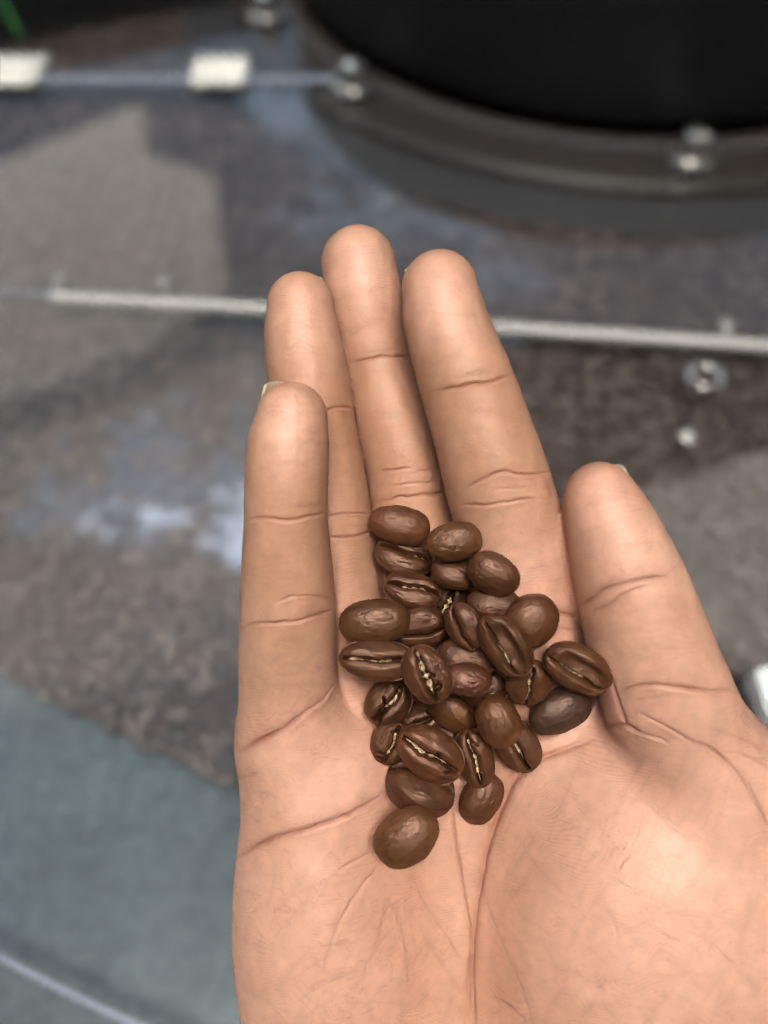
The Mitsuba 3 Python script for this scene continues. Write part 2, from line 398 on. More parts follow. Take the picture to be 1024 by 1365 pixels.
def palm_sdf(P):
    d = None
    for (a, ra), w in zip(MC, WRP):
        c = cap(P, a, ra, w, 15)
        d = c if d is None else smin(d, c, 9)
    d = smin(d, cap(P, H(730, 1015, 168), 8, H(845, 1000, 163), 11), 6)
    d = smin(d, ell(P, H(425, 1250, 166), [18.5, 44, 17], 0.05), 9)              # hypothenar
    d = smin(d, ell(P, H(430, 1040, 163), [15, 14, 9.5]), 6)                     # mount below the little finger
    d = smin(d, ell(P, H(700, 870, 166), [12, 10, 9]), 6)                        # mount below the index finger
    d = smin(d, ell(P, H(890, 1250, 160.5), [36, 47, 24], -0.22), 8)               # thenar
    d = smin(d, cap(P, H(712, 900, 172), 9, H(900, 990, 168), 10), 7)              # web between thumb and index finger
    d = smin(d, cap(P, H(650, 960, 176), 9, H(850, 1050, 170), 12), 7)
    d = smin(d, cap(P, *CH['thumb'][-1], H(950, 1060, 157), 15.5), 4)
    d = smin(d, cap(P, H(950, 1060, 157), 15.5, H(960, 1300, 168), 19), 7)
    d = smin(d, cap(P, H(655, 1600, 172), 25, H(680, 1860, 176), 27), 14)
    d = smin(d, cap(P, H(680, 1860, 176), 27, H(720, 2700, 190), 36), 10)
    return d


def hand_sdf(P):
    F = None
    for k in ('pinky', 'ring', 'middle', 'index'):
        c = chain(P, CH[k])
        F = c if F is None else smin(F, c, 0.8)
    d = smin(F, palm_sdf(P), 5)
    return smin(d, chain(P, CH['thumb']), 2.5)


def surface(f, lo, hi, h, coarse=5):
    """narrow-band surface nets"""
    n = (np.ceil((np.asarray(hi) - lo) / (h * coarse)).astype(int) + 1)
    ax = [lo[i] + np.arange(n[i]) * h * coarse for i in range(3)]
    G = np.stack(np.meshgrid(*ax, indexing='ij'), -1).reshape(-1, 3)
    c = np.concatenate([f(g) for g in np.array_split(G, 8)]).reshape(n)
    nf = (n - 1) * coarse + 1
    V = np.where(np.kron(c[:-1, :-1, :-1], np.ones((coarse,) * 3, np.float32)) > 0, 9.0, -9.0).astype(np.float32)
    V = np.pad(V, [(0, 1)] * 3, mode='edge')
    near = np.abs(c) < h * coarse * 1.9
    blk = np.zeros(n, bool)
    for a, b, e in np.ndindex(2, 2, 2):
        blk[:n[0] - a, :n[1] - b, :n[2] - e] |= near[a:, b:, e:]
    idx = np.argwhere(blk[:-1, :-1, :-1])
    off = np.stack(np.meshgrid(*[np.arange(coarse + 1)] * 3, indexing='ij'), -1).reshape(-1, 3)
    ids = (idx[:, None] * coarse + off[None]).reshape(-1, 3)
    flat = np.unique(np.ravel_multi_index(ids.T, nf))
    ids = np.stack(np.unravel_index(flat, nf), 1)
    vals = np.concatenate([f(lo + g * h) for g in np.array_split(ids, 16)])
    V.reshape(-1)[flat] = vals
    S = V < 0
    # cells crossed
    m = nf - 1
    cnt = np.zeros(m, np.int8)
    for a, b, e in np.ndindex(2, 2, 2):
        cnt += S[a:a + m[0], b:b + m[1], e:e + m[2]]
    cells = np.argwhere((cnt > 0) & (cnt < 8))
    lut = np.full(m, -1, np.int32)
    lut[tuple(cells.T)] = np.arange(len(cells))
    acc, num = np.zeros((len(cells), 3)), np.zeros(len(cells))
    corners = list(np.ndindex(2, 2, 2))
    for i, a in enumerate(corners):
        for b in corners[i + 1:]:
            if sum(x != y for x, y in zip(a, b)) != 1:
                continue
            va, vb = V[tuple((cells + a).T)], V[tuple((cells + b).T)]
            x = (va < 0) != (vb < 0)
            t = np.where(x, va / np.where(x, va - vb, 1), 0)
            acc += np.where(x[:, None], np.array(a) + t[:, None] * (np.array(b) - a), 0)
            num += x
    verts = lo + (cells + acc / num[:, None]) * h
    quads = []
    for axis in range(3):
        sl = [slice(None)] * 3; sl2 = [slice(None)] * 3
        sl[axis] = slice(0, -1); sl2[axis] = slice(1, None)
        A, B = S[tuple(sl)], S[tuple(sl2)]
        e = np.argwhere(A != B)
        u, w = [(1, 2), (2, 0), (0, 1)][axis]
        e = e[(e[:, u] > 0) & (e[:, w] > 0) & (e[:, u] < m[u]) & (e[:, w] < m[w])]
        fl = A[tuple(e.T)]
        du, dw = np.eye(3, dtype=int)[u], np.eye(3, dtype=int)[w]
        q = np.stack([lut[tuple((e - du - dw).T)], lut[tuple((e - dw).T)], lut[tuple(e.T)], lut[tuple((e - du).T)]], 1)
        q[~fl] = q[~fl][:, ::-1]
        quads.append(q)
    q = np.vstack(quads)
    return verts, np.vstack([q[:, [0, 1, 2]], q[:, [0, 2, 3]]])


def grad(f, P, e=0.15):
    k = np.array([[1, -1, -1], [-1, -1, 1], [-1, 1, -1], [1, 1, 1]], float)
    g = sum(kk * f(P + kk * e)[:, None] for kk in k)
    return g / np.maximum(np.linalg.norm(g, axis=1, keepdims=True), 1e-9)


hv, hf = surface(hand_sdf, np.array([-50.0, -330.0, 110.0]), np.array([122.0, 76.0, 232.0]), 0.75)
sm = trimesh.Trimesh(hv, hf, process=False)
fine = np.flatnonzero((sm.triangles_center[:, 1] > -122) & (sm.face_normals[:, 2] < 0.45))
hv, hf = trimesh.remesh.subdivide(hv, hf, face_index=fine)
sm = trimesh.Trimesh(hv, hf, process=True)
hv, hf = np.array(sm.vertices), np.array(sm.faces)


def refine(v, f, sel):
    """conforming split: every edge of the selected faces is halved"""
    e = np.sort(f[:, [[0, 1], [1, 2], [2, 0]]], axis=2)
    code = e[..., 0].astype(np.int64) * len(v) + e[..., 1]
    marked = np.unique(code[sel])
    pos = np.searchsorted(marked, code)
    on = (pos < len(marked)) & (marked[np.minimum(pos, len(marked) - 1)] == code)
    mid = np.where(on, pos + len(v), -1)
    nv_ = np.vstack([v, 0.5 * (v[marked // len(v)] + v[marked % len(v)])])
    cnt = on.sum(1)
    out = [f[cnt == 0]]
    g, m = f[cnt == 3], mid[cnt == 3]
    out += [np.c_[g[:, 0], m[:, 0], m[:, 2]], np.c_[g[:, 1], m[:, 1], m[:, 0]], np.c_[g[:, 2], m[:, 2], m[:, 1]], m]
    for k in range(3):
        w = (cnt == 1) & on[:, k]
        g, m = f[w], mid[w][:, k]
        a, b, c = g[:, k], g[:, (k + 1) % 3], g[:, (k + 2) % 3]
        out += [np.c_[a, m, c], np.c_[m, b, c]]
        w = (cnt == 2) & ~on[:, k]
        g, m = f[w], mid[w]
        a, b, c = g[:, k], g[:, (k + 1) % 3], g[:, (k + 2) % 3]
        mb, mc = m[:, (k + 1) % 3], m[:, (k + 2) % 3]
        out += [np.c_[c, mc, mb], np.c_[a, b, mb], np.c_[a, mb, mc]]
    return nv_, np.vstack(out)


def chunked(fn, P, n=8):
    return np.concatenate([fn(p) for p in np.array_split(P, n)])


def on_hand(px):
    """sphere-trace from the eye: points of the palm's surface"""
    px = np.asarray(px, float)
    d = np.stack([(px[:, 0] - 512) / 1024, (682.5 - px[:, 1]) / 1024, np.ones(len(px))], 1)
    t = np.full(len(px), 120.0)
    ln = np.linalg.norm(d, axis=1)
    for _ in range(60):
        t += hand_sdf(d * t[:, None]) / ln * 0.9
    return d * t[:, None]


def spline(pts, step=1.5):
    pts = np.asarray(pts, float)
    s = np.r_[0, np.cumsum(np.linalg.norm(np.diff(pts, axis=0), axis=1))]
    from scipy.interpolate import PchipInterpolator
    q = np.arange(0, s[-1], step)
    return np.stack([PchipInterpolator(s, pts[:, i])(q) for i in range(2)], 1), q / s[-1]


# creases of the palm and fingers: points, depth (mm), width (mm), redness
CR = [
    ([(322, 694), (350, 690), (385, 694), (412, 688), (440, 683)], .38, .55, .55), ([(392, 676), (440, 672)], .14, .4, .35),
    ([(318, 836), (350, 832), (385, 830), (420, 822), (450, 812)], .42, .6, .6), ([(370, 802), (400, 795), (448, 797)], .28, .5, .45), ([(395, 812), (430, 805)], .12, .4, .3),
    ([(316, 1004), (345, 988), (375, 972), (405, 952), (430, 934), (446, 912)], .75, .8, .75), ([(345, 978), (375, 966), (400, 955)], .2, .4, .4), ([(335, 990), (360, 985)], .15, .4, .3),
    ([(434, 547), (455, 542), (472, 545)], .38, .6, .55), ([(436, 690), (465, 684), (498, 690)], .35, .5, .5), ([(438, 716), (470, 716), (502, 708)], .38, .55, .55), ([(450, 702), (495, 700)], .1, .4, .25),
    ([(466, 485), (485, 479), (510, 475), (530, 476), (550, 472)], .42, .6, .6), ([(480, 470), (535, 464)], .1, .5, .25),
    ([(508, 629), (530, 625), (548, 624)], .28, .5, .6), ([(548, 630), (592, 622)], .14, .4, .3), ([(498, 669), (530, 664), (565, 660), (604, 654)], .38, .55, .55), ([(512, 648), (590, 642)], .12, .5, .3),
    ([(570, 524), (600, 518), (625, 513), (655, 508), (684, 498)], .42, .65, .6), ([(600, 505), (660, 495)], .1, .5, .25),
    ([(622, 652), (645, 640), (670, 630), (700, 632), (738, 630)], .3, .6, .55), ([(645, 640), (662, 630), (680, 628)], .2, .5, .5), ([(612, 672), (640, 674), (670, 670), (715, 664)], .36, .55, .65), ([(650, 655), (720, 646)], .12, .5, .3),
    ([(726, 806), (745, 816), (774, 821)], .45, .7, .7), ([(720, 830), (770, 840)], .12, .5, .3),
    ([(768, 812), (790, 798), (812, 783), (838, 776), (890, 768)], .45, .9, .65), ([(786, 818), (812, 805), (835, 790), (870, 780)], .3, .6, .5), ([(800, 845), (880, 830), (930, 815)], .06, .8, .15),
    ([(822, 930), (835, 920), (860, 914), (900, 916), (940, 921), (985, 922)], .5, .8, .65), ([(845, 935), (900, 926)], .12, .5, .3),
    ([(806, 972), (822, 965), (836, 968), (850, 972)], .7, .8, .6), ([(812, 898), (820, 925), (828, 950), (834, 968)], .7, .9, .6), ([(834, 968), (862, 980), (895, 990)], .5, .7, .5),
    ([(850, 950), (880, 965), (915, 985), (950, 1000), (985, 1030), (1010, 1070), (1040, 1130)], .35, .7, .5), ([(960, 1000), (1000, 1010), (1040, 1035)], .16, .6, .3), ([(940, 970), (990, 985), (1030, 1010)], .12, .6, .25),
    ([(304, 1150), (325, 1138), (350, 1124), (375, 1113), (405, 1107), (440, 1096), (475, 1080), (500, 1066), (530, 1040)], .5, .75, .7), ([(345, 1132), (380, 1112), (420, 1100)], .15, .5, .4), ([(308, 1042), (325, 1036), (345, 1028)], .22, .5, .4),
    ([(790, 985), (750, 1000), (712, 1016), (690, 1034), (670, 1070), (655, 1110), (643, 1160), (635, 1210), (630, 1260), (626, 1310), (624, 1380)], 1.1, 1.5, .6),
    ([(600, 1060), (606, 1110), (612, 1150), (620, 1200), (628, 1250), (630, 1300), (636, 1400)], .45, .6, .5), ([(560, 1040), (590, 1060), (606, 1100)], .3, .6, .4),
    ([(510, 1150), (480, 1185), (455, 1225), (440, 1260), (428, 1310)], .14, .8, .3), ([(530, 1165), (515, 1210), (500, 1260), (470, 1330)], .07, .7, .2), ([(545, 1150), (560, 1190), (590, 1240), (622, 1290)], .09, .7, .25),
    ([(560, 1240), (600, 1300), (630, 1350)], .07, .6, .2), ([(640, 1180), (670, 1260), (700, 1330), (715, 1390)], .10, .7, .25), ([(690, 1110), (720, 1160), (760, 1195)], .07, .7, .2),
    ([(655, 1330), (690, 1350), (720, 1400)], .2, .6, .4), ([(450, 1160), (490, 1140), (520, 1125)], .15, .6, .3), ([(380, 1200), (420, 1180), (470, 1165)], .06, .6, .15), ([(520, 1200), (540, 1260), (545, 1330)], .08, .6, .2),
]
r_ = np.random.default_rng(11)
for i in range(84):                       # fine oblique lines over the ball of the thumb and the heel of the hand
    x, y = r_.uniform(660, 1010), r_.uniform(1010, 1370)
    ang = math.radians(r_.normal(62, 9) if y < 1180 or i % 2 else r_.normal(-35, 25))
    L = r_.uniform(25, 75)
    CR.append(([(x - math.cos(ang) * L, y + math.sin(ang) * L), (x + r_.normal(0, 3), y + r_.normal(0, 3)), (x + math.cos(ang) * L, y - math.sin(ang) * L)], r_.uniform(.03, .075), r_.uniform(.25, .45), .16))
for i in range(54):
    x, y = r_.uniform(350, 620), r_.uniform(1120, 1360)
    ang = math.radians(r_.normal(55, 30))
    L = r_.uniform(15, 45)
    CR.append(([(x - math.cos(ang) * L, y + math.sin(ang) * L), (x + r_.normal(0, 3), y + r_.normal(0, 3)), (x + math.cos(ang) * L, y - math.sin(ang) * L)], r_.uniform(.02, .06), r_.uniform(.25, .4), .17))
for i in range(90):                       # fine lengthwise and crosswise lines on the finger pads
    k = list(CH)[r_.integers(0, 5)]
    j = r_.integers(1, len(CH[k]) - 1)
    a, ra = CH[k][j]
    q0 = np.array([a[0] / a[2] * 1024 + 512, 682.5 - a[1] / a[2] * 1024]) + r_.normal(0, 14, 2)
    w = r_.uniform(14, 30)
    sl = r_.normal(-0.12, 0.1)
    CR.append(([(q0[0] - w, q0[1] - sl * w), (q0[0], q0[1] + r_.normal(0, 2)), (q0[0] + w, q0[1] + sl * w)], r_.uniform(.02, .05), .3, .16))

cp, cd, cw, crd = [], [], [], []
for pts, dep, wid, red in CR:
    q, s = spline(pts)
    q = q + (meshkit.noise(np.c_[q * 0.09, np.zeros(len(q))], 3) - 0.5)[:, None] * [1.2, 3.0]
    taper = np.minimum(1, np.minimum(s, 1 - s) * 5 + 0.15) * (0.7 + 0.6 * meshkit.noise(np.c_[q * 0.05, np.full(len(q), 2.2)], 5))
    cp.append(q); cd.append(dep * taper); cw.append(np.full(len(q), wid * 0.85)); crd.append(red * taper)
nseg = [len(q) for q in cp]
cp = on_hand(np.vstack(cp)); cd, cw, crd = map(np.concatenate, (cd, cw, crd))
sid = np.repeat(np.arange(len(nseg)), nseg)
for _ in range(1):                        # finer mesh along the deeper creases
    dd, _j = cKDTree(cp[cd > 0.1]).query(hv, distance_upper_bound=2.2)
    nearv = dd < 1.3
    hv, hf = refine(hv, hf, np.flatnonzero(nearv[hf].any(1)))
hn = chunked(lambda p: grad(hand_sdf, p), hv)
hv = hv - np.clip(chunked(hand_sdf, hv), -0.6, 0.6)[:, None] * hn
disp, red = np.zeros(len(hv)), np.zeros(len(hv))
front = np.flatnonzero((hn[:, 2] < 0.6) & (hv[:, 1] > -130))
tree_v = cKDTree(hv[front])
for s in range(len(nseg)):
    sel = sid == s
    pts = cp[sel]
    R = max(3.2 * cw[sel].max(), 3.5 if cd[sel].max() > 0.2 else 0)
    near = np.unique(np.concatenate([np.asarray(a, int) for a in tree_v.query_ball_point(pts, R)]) if len(pts) else [])
    if len(near) == 0:
        continue
    near = near.astype(int)
    dd, jj = cKDTree(pts).query(hv[front[near]])
    w = cw[sel][jj]; e = cd[sel][jj]
    u = dd / w
    disp[front[near]] += -e * (0.62 * np.exp(-(u * 2.6) ** 2) + 0.38 * np.exp(-u * u * 1.3)) + 0.05 * e * np.exp(-((u - 1.7) / 0.6) ** 2)
    red[front[near]] = np.maximum(red[front[near]], crd[sel][jj] * (0.38 * np.exp(-(dd / 1.7) ** 2) + 0.58 * np.exp(-(u * 1.9) ** 2) + 0.40 * np.exp(-u * u * 0.6)))
low = meshkit.fbm(hv * 0.11, 3, 21) - 0.5
mid = meshkit.fbm(hv * 0.55, 3, 5) - 0.5
disp += 0.17 * low + 0.07 * mid
hv2 = hv + hn * disp[:, None]
# skin colour: palmar skin pink-tan, sides and back browner with edge shading painted in, pads pinker, creases redder
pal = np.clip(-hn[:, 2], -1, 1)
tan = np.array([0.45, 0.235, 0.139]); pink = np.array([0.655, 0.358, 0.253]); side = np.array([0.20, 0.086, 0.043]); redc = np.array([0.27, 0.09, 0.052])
def smooth_np(a, b, x):
    t = np.clip((x - a) / (b - a), 0, 1)
    return t * t * (3 - 2 * t)


pads = [(H(388, 570, 141), 9), (H(402, 430, 152), 9), (H(480, 365, 158), 10), (H(590, 400, 143), 10), (H(800, 680, 140), 12), (H(450, 1030, 153), 15), (H(360, 1280, 150), 26), (H(900, 1180, 140), 40), (H(690, 780, 150), 14), (H(740, 860, 155), 10), (H(850, 740, 141), 12)]
pk = np.zeros(len(hv))
for c, rr in pads:
    pk = np.maximum(pk, np.exp(-(np.linalg.norm(hv - c, axis=1) / rr) ** 2))
pk = np.clip(pk * 0.88 + 0.9 * (meshkit.fbm(hv * 0.12, 4, 8) - 0.36) + 0.34 * smooth_np(5, -30, hv[:, 1]), 0, 1)[:, None]
hc = tan * (1 - pk) + pink * pk
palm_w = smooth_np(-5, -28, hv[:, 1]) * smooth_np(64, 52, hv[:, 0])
sd = np.clip((0.78 - 0.38 * palm_w - pal) / 0.85, 0, 1)[:, None]  # browner sides, plus finger edge shading painted in by normal angle
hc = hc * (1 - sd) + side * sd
hc = hc * (1 + 0.22 * (meshkit.fbm(hv * 0.5, 3, 31) - 0.5))[:, None]
rd = np.clip(red * 0.68, 0, 1)[:, None]
hc = hc * (1 - rd) + redc * rd
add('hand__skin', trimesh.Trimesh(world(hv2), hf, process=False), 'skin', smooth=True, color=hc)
tag('hand', 'open right hand held palm up with a heap of roasted coffee beans', 'hand')


def nail(finger, tipx, out, length, halfw, lift=0.0, turn=0.0):
    (a, ra), (b, rb) = CH[finger][0], CH[finger][3]
    t = (a - b) / np.linalg.norm(a - b)
    nrm = np.array([math.sin(turn), 0, math.cos(turn)]); nrm -= t * (nrm @ t); nrm /= np.linalg.norm(nrm)
    bi = np.cross(t, nrm)
    U, Vv = np.meshgrid(np.linspace(-1, 1, 25), np.linspace(0, 1, 25), indexing='ij')
    ph = U * halfw
    s = ra + out - 0.55 * (U * U) * 2.2 - (1 - Vv) * length
    r = ra * 1.0 + lift - 0.10 * np.maximum(s, 0) ** 1.2
    top = a + s[..., None] * t + (r * np.cos(ph))[..., None] * nrm + (r * np.sin(ph))[..., None] * bi
    bot = top - 0.45 * (np.cos(ph)[..., None] * nrm + np.sin(ph)[..., None] * bi)
    n = 25
    g = np.arange(n * n).reshape(n, n)
    f = np.concatenate([np.stack([g[:-1, :-1], g[1:, :-1], g[1:, 1:], g[:-1, 1:]], -1).reshape(-1, 4)])
    f2 = f[:, ::-1] + n * n
    ring = np.r_[g[0, :-1], g[:-1, -1], g[-1, :0:-1], g[:0:-1, 0]]
    nx = np.roll(ring, -1)
    side_f = np.stack([ring, nx, nx + n * n, ring + n * n], 1)
    v = np.vstack([top.reshape(-1, 3), bot.reshape(-1, 3)])
    q = np.vstack([f, f2, side_f])
    m = trimesh.Trimesh(v, np.vstack([q[:, [0, 1, 2]], q[:, [0, 2, 3]]]), process=False)
    trimesh.repair.fix_normals(m)
    add('hand__fingernail', trimesh.Trimesh(world(m.vertices), m.faces, process=False), 'nail', smooth=40)


nail('pinky', 0, 0.15, 10, 0.8, turn=-0.6)
nail('ring', 0, 0.2, 10, 0.9)
nail('middle', 0, 0.2, 11, 0.9)
nail('index', 0, 0.2, 11, 0.9)
nail('thumb', 0, -2.0, 13, 0.9, turn=1.0)

# ------------------------------------------------------------------ the beans in the hand
ICO = trimesh.creation.icosphere(subdivisions=5)
IV, IF = np.array(ICO.vertices), np.array(ICO.faces)


def bean_mesh(a, b, c, seed, concave=0.0, gw=0.085, gd=0.62, crack=0.0, open_=0.0):
    """half-length a, half-width b, thickness c (mm); the domed back is +z, the furrowed face -z"""
    r = np.random.default_rng(seed)
    p = IV.copy()
    # slightly boxy, egg-shaped outline
    e = 2.25
    k = (np.abs(p) ** e).sum(1) ** (-1 / e)
    p = p * k[:, None]
    skew = r.uniform(-0.10, 0.10)
    x, y, z = p.T
    y = y * (1 + skew * x)
    rr = np.clip(np.sqrt(x * x + y * y), 0, 1)
    top = z > 0
    zt = 0.66 * c * np.where(top, z, 0)
    ph = r.uniform(0, 6.28)
    gy = 0.07 * np.sin(2.6 * x + ph) + 0.03 * np.sin(7 * x + ph * 2)
    dyv = y - gy
    face = (1 - rr ** 4.5)
    lobes = 1 + 0.25 * np.exp(-((np.abs(dyv) - 0.36) / 0.25) ** 2) - concave * 1.5 * np.exp(-((dyv - 0.42) / 0.33) ** 2 - (x / 0.75) ** 4)
    mask = 1 / (1 + np.exp((np.abs(x) - 0.86) / 0.035))
    wid = gw * (1 + open_ * np.exp(-((x - 0.1) / 0.45) ** 2)) * (0.75 + 0.5 * meshkit.noise(np.c_[x * 5, x * 0, x * 0 + seed]))
    groove = np.exp(-np.abs(dyv / wid) ** 3) * mask
    zb = -0.34 * c * face ** 0.55 * lobes
    zb = zb + groove * gd * c * 0.62
    ck = np.zeros(len(x))
    if crack:
        for _ in range(3):
            x0 = r.uniform(-0.7, 0.7); a0 = r.uniform(0.6, 1.2) * (1 if r.random() > .5 else -1); L = r.uniform(0.25, 0.5)
            sg = 1 if r.random() > 0.5 else -1
            s = (y - 0.0) * sg
            line = np.abs((x - x0) - s * a0 * 0.5 + 0.03 * np.sin(14 * y)) / math.hypot(1, a0 * .5)
            ck = np.maximum(ck, np.exp(-(line / 0.035) ** 2) * (s > 0.02) * np.clip((L - s) * 8, 0, 1))
        zb = zb + crack * ck * 0.24 * c
    zz = np.where(top, zt, np.minimum(zb, 0.45 * c))
    q = np.stack([x * a, y * b, zz], 1)
    q += p * (meshkit.fbm(q * 0.28 + seed * 3.1, 3, seed) - 0.5)[:, None] * 0.60 * np.array([0.7, 0.7, 0.6])
    fw = meshkit.fbm(np.c_[q[:, 0] * 0.5, q[:, 1] * 1.4, q[:, 2] * 1.4] + seed * 1.7, 3, seed + 2) - 0.5
    q += p * fw[:, None] * 0.20 * (1 - 0.7 * groove)[:, None]
    wr = np.abs(meshkit.noise(np.c_[q[:, 0] * 0.8 + 2 * fw, q[:, 1] * 2.1 + 3 * fw, q[:, 2] * 2.1] + seed * 2.3, seed + 4) - 0.5)
    wsel = np.clip(meshkit.noise(np.c_[q * 0.25] + seed * 0.7, seed + 6) * 2.2 - 0.7, 0, 1)
    q -= p * (np.exp(-(wr / 0.05) ** 2) * 0.13 * wsel * (1 - groove))[:, None]
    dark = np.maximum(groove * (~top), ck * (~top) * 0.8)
    chaffline = (np.linspace(-0.82, 0.82, 60), lambda xx: 0.07 * np.sin(2.6 * xx + ph) + 0.03 * np.sin(7 * xx + ph * 2), wid)
    return q, dark, (ph, gw * (1 + 0.6 * open_))


def chaff_mesh(a, b, c, ph, gw, seed, span):
    r = np.random.default_rng(seed + 99)
    n, m = 70, 9
    xs = np.linspace(span[0], span[1], n)
    gy = 0.07 * np.sin(2.6 * xs + ph) + 0.03 * np.sin(7 * xs + ph * 2)
    w = gw * 0.95 * np.clip(1.7 * meshkit.noise(np.c_[xs * 8, xs * 0, xs * 0 + seed]) - 0.12, 0.10, 1.4) * np.sqrt(np.clip(1 - np.abs((xs - np.mean(span)) / (span[1] - span[0]) * 2) ** 4, 0.02, 1))
    jag = meshkit.noise(np.c_[xs * 26, xs * 0, xs * 0 + seed + 5]) - 0.5
    U = np.linspace(-1, 1, m)
    X = np.repeat(xs[:, None], m, 1)
    Y = gy[:, None] + U[None] * (w * (1 + 1.3 * jag))[:, None]
    base = -0.34 * c * 0.70 * (1 - np.abs(X) ** 4.5) ** 0.55
    Z = base + 0.10 * c - 0.05 * c * (1 - U[None] ** 2) + (meshkit.noise(np.c_[X.ravel() * 14, Y.ravel() * 30, np.full(X.size, seed)]).reshape(X.shape) - 0.5) * 0.5
    top = np.stack([X * a, Y * b, Z], -1).reshape(-1, 3)
    bot = top + [0, 0, 0.25]
    g = np.arange(n * m).reshape(n, m)
    f = np.stack([g[:-1, :-1], g[1:, :-1], g[1:, 1:], g[:-1, 1:]], -1).reshape(-1, 4)
    ring = np.r_[g[0, :-1], g[:-1, -1], g[-1, :0:-1], g[:0:-1, 0]]
    nx = np.roll(ring, -1)
    q = np.vstack([f, f[:, ::-1] + n * m, np.stack([ring, nx, nx + n * m, ring + n * m], 1)])
    return np.vstack([top, bot]), np.vstack([q[:, [0, 1, 2]], q[:, [0, 2, 3]]])


def rot(axis, ang):
    return trimesh.transformations.rotation_matrix(ang, axis)[:3, :3]


# depth buffer of the hand (in eye-pixel space), then each bean is lowered until it touches hand or beans below
GX0, GY0, GW, GH = 420, 620, 440, 580
yy, xx = np.mgrid[0:GH:2, 0:GW:2]
hit = on_hand(np.c_[(xx + GX0).ravel(), (yy + GY0).ravel()])
ZB = np.kron(hit[:, 2].reshape(xx.shape), np.ones((2, 2)))

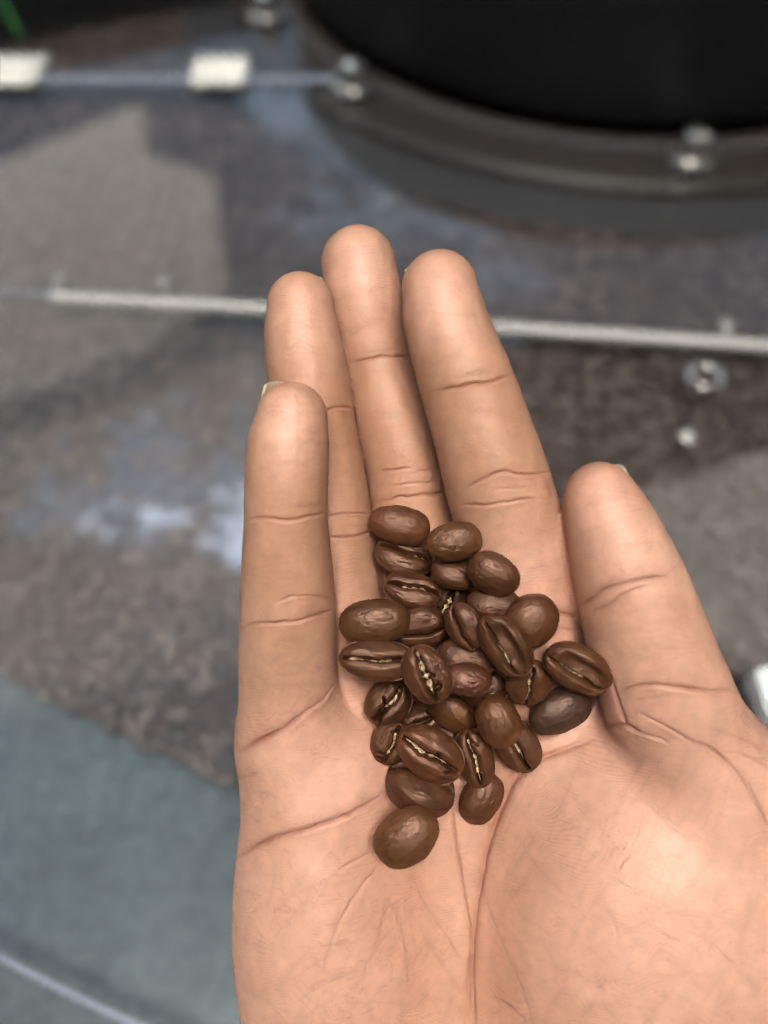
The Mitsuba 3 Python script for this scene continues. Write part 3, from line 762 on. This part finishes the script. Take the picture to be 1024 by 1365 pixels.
# (x, y, length, width in photo px, slope of the long axis in degrees, face, roll, pitch, tone, options, label)
B = [
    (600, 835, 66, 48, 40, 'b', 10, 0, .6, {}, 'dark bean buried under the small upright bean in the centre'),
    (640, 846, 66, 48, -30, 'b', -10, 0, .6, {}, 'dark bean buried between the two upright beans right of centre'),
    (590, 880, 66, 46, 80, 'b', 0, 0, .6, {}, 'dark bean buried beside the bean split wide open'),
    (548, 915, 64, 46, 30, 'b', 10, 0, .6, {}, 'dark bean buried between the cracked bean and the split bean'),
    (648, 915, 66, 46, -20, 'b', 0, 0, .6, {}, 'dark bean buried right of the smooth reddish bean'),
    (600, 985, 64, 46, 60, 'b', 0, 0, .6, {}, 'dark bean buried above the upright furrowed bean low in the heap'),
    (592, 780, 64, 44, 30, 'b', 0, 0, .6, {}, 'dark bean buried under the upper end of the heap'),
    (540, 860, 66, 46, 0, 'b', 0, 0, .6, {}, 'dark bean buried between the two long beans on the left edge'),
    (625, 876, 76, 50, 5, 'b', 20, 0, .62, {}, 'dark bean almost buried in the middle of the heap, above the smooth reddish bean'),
    (559, 964, 60, 50, -30, 'f', 20, 0, .8, {'crack': 1}, 'half hidden bean just above the large furrowed bean low in the heap'),
    (596, 803, 66, 48, -60, 'f', 5, 10, .72, {'open_': .8, 'crack': 1, 'chaff': (-.75, .3)}, 'dark broken bean with a pale tuft of chaff, sunk in the top of the heap'),
    (606, 764, 62, 46, 10, 'b', 30, 0, .8, {}, 'small bean under the top right domed bean, reddish brown'),
    (658, 805, 66, 40, 2, 'b', 20, 0, .75, {}, 'dark smooth bean lying level just left of the rough rounded bean'),
    (709, 826, 66, 62, -40, 'b', 0, 0, 1.2, {'round': 1}, 'rough rounded bean with a glossy light brown back, right of the heap'),
    (690, 995, 74, 56, 55, 'f', -10, 0, .9, {'chaff': (-.6, .5)}, 'furrowed bean partly under an upright oval bean at the right edge'),
    (522, 990, 58, 54, -62, 'f', 0, 0, .85, {'crack': 1, 'chaff': (-.5, .5)}, 'furrowed bean peeping out left of the large furrowed bean'),
    (641, 1064, 72, 53, -62, 'b', 0, 0, .82, {}, 'dark domed bean at the lower right tip of the heap'),
    (561, 1047, 92, 50, 20, 'f', 74, 0, .85, {}, 'bean lying on its edge under the large furrowed bean'),
    (605, 950, 64, 50, 35, 'b', -25, 0, 1.0, {}, 'pointed reddish bean lying domed side up above two furrowed beans'),
    (538, 741, 78, 50, 20, 'f', 38, 0, .85, {'chaff': (-.1, .8)}, 'furrowed bean under the topmost bean of the heap'),
    (551, 787, 76, 46, 14, 'f', 32, 0, .85, {'chaff': (-.4, .4)}, 'furrowed bean, third from the top along the left side'),
    (563, 837, 64, 56, -8, 'f', -28, 0, .85, {'chaff': (-.6, .6), 'gw': .07}, 'furrowed bean just right of the large smooth bean on the left'),
    (623, 906, 58, 40, 6, 'b', 15, 0, 1.05, {'red': 1}, 'smooth reddish bean in the middle of the heap'),
    (705, 911, 62, 56, -78, 'f', 0, 25, .98, {'chaff': (-.7, .6), 'gw': .07}, 'short furrowed bean with a pale line, seen end on'),
    (746, 947, 82, 54, -27, 'b', 0, 0, .85, {'grey': 1}, 'greyish brown bean nearest the base of the thumb'),
    (770, 893, 86, 54, 28, 'f', -40, 0, .85, {'concave': 1, 'chaff': (-.7, .2), 'gw': .06}, 'tilted bean with a dark hollow face leaning on the thumb'),
    (517, 937, 64, 58, -48, 'f', 0, 0, .9, {'crack': 1.3, 'chaff': (-.15, .85)}, 'cracked bean with a pale slit on the left edge of the heap'),
    (500, 829, 90, 57, -4, 'b', 0, 0, .95, {}, 'large smooth bean on the left edge of the heap'),
    (504, 880, 96, 50, 4, 'f', 18, 0, 1.0, {'chaff': (-.75, .35)}, 'long furrowed bean on the left edge below the large smooth bean'),
    (569, 899, 74, 55, 62, 'f', -8, 0, .8, {'open_': 1.2, 'crack': 1.2, 'chaff': (-.85, .6)}, 'bean split wide open with a broad strip of pale chaff'),
    (619, 836, 62, 44, 62, 'f', -30, 0, .95, {'chaff': (-.1, .4), 'gw': .06}, 'small upright bean with a cracked furrow in the centre of the heap'),
    (672, 861, 84, 50, 56, 'f', -42, 0, .78, {'concave': 1, 'chaff': (-.2, .5), 'gw': .06}, 'bean standing on its edge with a dark hollow face, right of centre'),
    (605, 722, 70, 48, -10, 'b', 0, 0, 1.15, {}, 'plain domed bean, second from the top, on the middle finger'),
    (658, 765, 66, 50, 30, 'b', -12, 0, .9, {}, 'smooth domed bean at the upper right, on the index finger'),
    (533, 700, 80, 50, 12, 'b', 0, 0, 1.1, {}, 'topmost bean of the heap, domed and pale brown'),
    (633, 1011, 78, 50, 76, 'f', -12, 0, .9, {'open_': .3, 'chaff': (-.8, .8), 'crack': .6}, 'upright furrowed bean right of the large furrowed bean'),
    (574, 1005, 92, 64, 35, 'f', 4, 0, .95, {'chaff': (-.8, .45), 'crack': 1.2}, 'large furrowed bean facing up low in the heap'),
    (664, 961, 70, 55, 66, 'b', 0, 0, 1.0, {}, 'smooth oval bean lying upright on a furrowed bean at the right'),
    (542, 1115, 85, 64, -36, 'b', 6, 0, 1.1, {}, 'round single bean lying apart on the palm below the heap'),
]
for i, (x, y, L, W, ang, facing, roll, pitch, tone, opt, lab) in enumerate(B):
    d0 = 156.0
    a, b = L * 0.52 * d0 / 1024, W * 0.52 * d0 / 1024
    if facing == 'f' and abs(roll) > 25:
        b = b / (0.55 * math.cos(math.radians(roll)) + 0.45)
    c = min(a, b) * 1.22 if not opt.get('round') else b * 1.2
    q, dark, (ph, gw) = bean_mesh(a, b, c, 40 + i, opt.get('concave', 0) * 0.8, opt.get('gw', .085), .62, opt.get('crack', 0), opt.get('open_', 0))
    M = np.eye(3)
    if facing == 'b':
        M = rot([1, 0, 0], math.pi)              # domed back towards the eye (-z of the hand frame)
    M = rot([0, 0, 1], -math.radians(ang)) @ rot([0, 1, 0], math.radians(pitch)) @ rot([1, 0, 0], math.radians(roll)) @ M
    w = q @ M.T
    cen = H(x, y, 1.0)
    # lower along the line of sight until it rests
    dt = 150.0
    for it in range(2):
        P = cen * dt + w
        ix = np.clip(np.round((P[:, 0] / P[:, 2] * 1024 + 512) - GX0).astype(int), 0, GW - 1)
        iy = np.clip(np.round((682.5 - P[:, 1] / P[:, 2] * 1024) - GY0).astype(int), 0, GH - 1)
        gap = ZB[iy, ix] - P[:, 2]
        dt = dt + np.percentile(gap, 1.0 if i == len(B) - 1 else 9.0) + ((2.6 if i < 8 else 1.2) if i < 12 and it else 0)
    P = cen * dt + w
    ix = np.clip(np.round((P[:, 0] / P[:, 2] * 1024 + 512) - GX0).astype(int), 0, GW - 2)
    iy = np.clip(np.round((682.5 - P[:, 1] / P[:, 2] * 1024) - GY0).astype(int), 0, GH - 2)
    for ox in (-1, 0, 1):
        for oy in (-1, 0, 1):
            np.minimum.at(ZB, (np.clip(iy + oy, 0, GH - 1), np.clip(ix + ox, 0, GW - 1)), P[:, 2])
    tr = np.random.default_rng(900 + i)
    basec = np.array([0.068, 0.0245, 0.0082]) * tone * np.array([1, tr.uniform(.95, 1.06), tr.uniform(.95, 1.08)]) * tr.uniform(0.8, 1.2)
    if opt.get('red'): basec = np.array([0.056, 0.0175, 0.0065])
    if opt.get('grey'): basec = np.array([0.042, 0.0195, 0.0100])
    mot = (0.55 + 0.95 * meshkit.fbm(q * 0.45 + i, 4, i))[:, None]
    col = basec * mot
    rimd = 0.25 * meshkit.fbm(q * 0.9 + i * 2, 2, i + 9)[:, None]
    col = col * (1 - rimd)
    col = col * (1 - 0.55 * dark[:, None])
    key = numbered('coffee_bean')
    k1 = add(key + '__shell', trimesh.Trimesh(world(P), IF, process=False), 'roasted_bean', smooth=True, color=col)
    if 'chaff' in opt:
        cv, cf = chaff_mesh(a, b, c, ph, gw, 40 + i, opt['chaff'])
        add(key + '__chaff', trimesh.Trimesh(world(cen * dt + cv @ M.T), cf, process=False), 'chaff', smooth=True)
    tag(key, lab, 'coffee bean', 'roasted coffee beans in the hand')
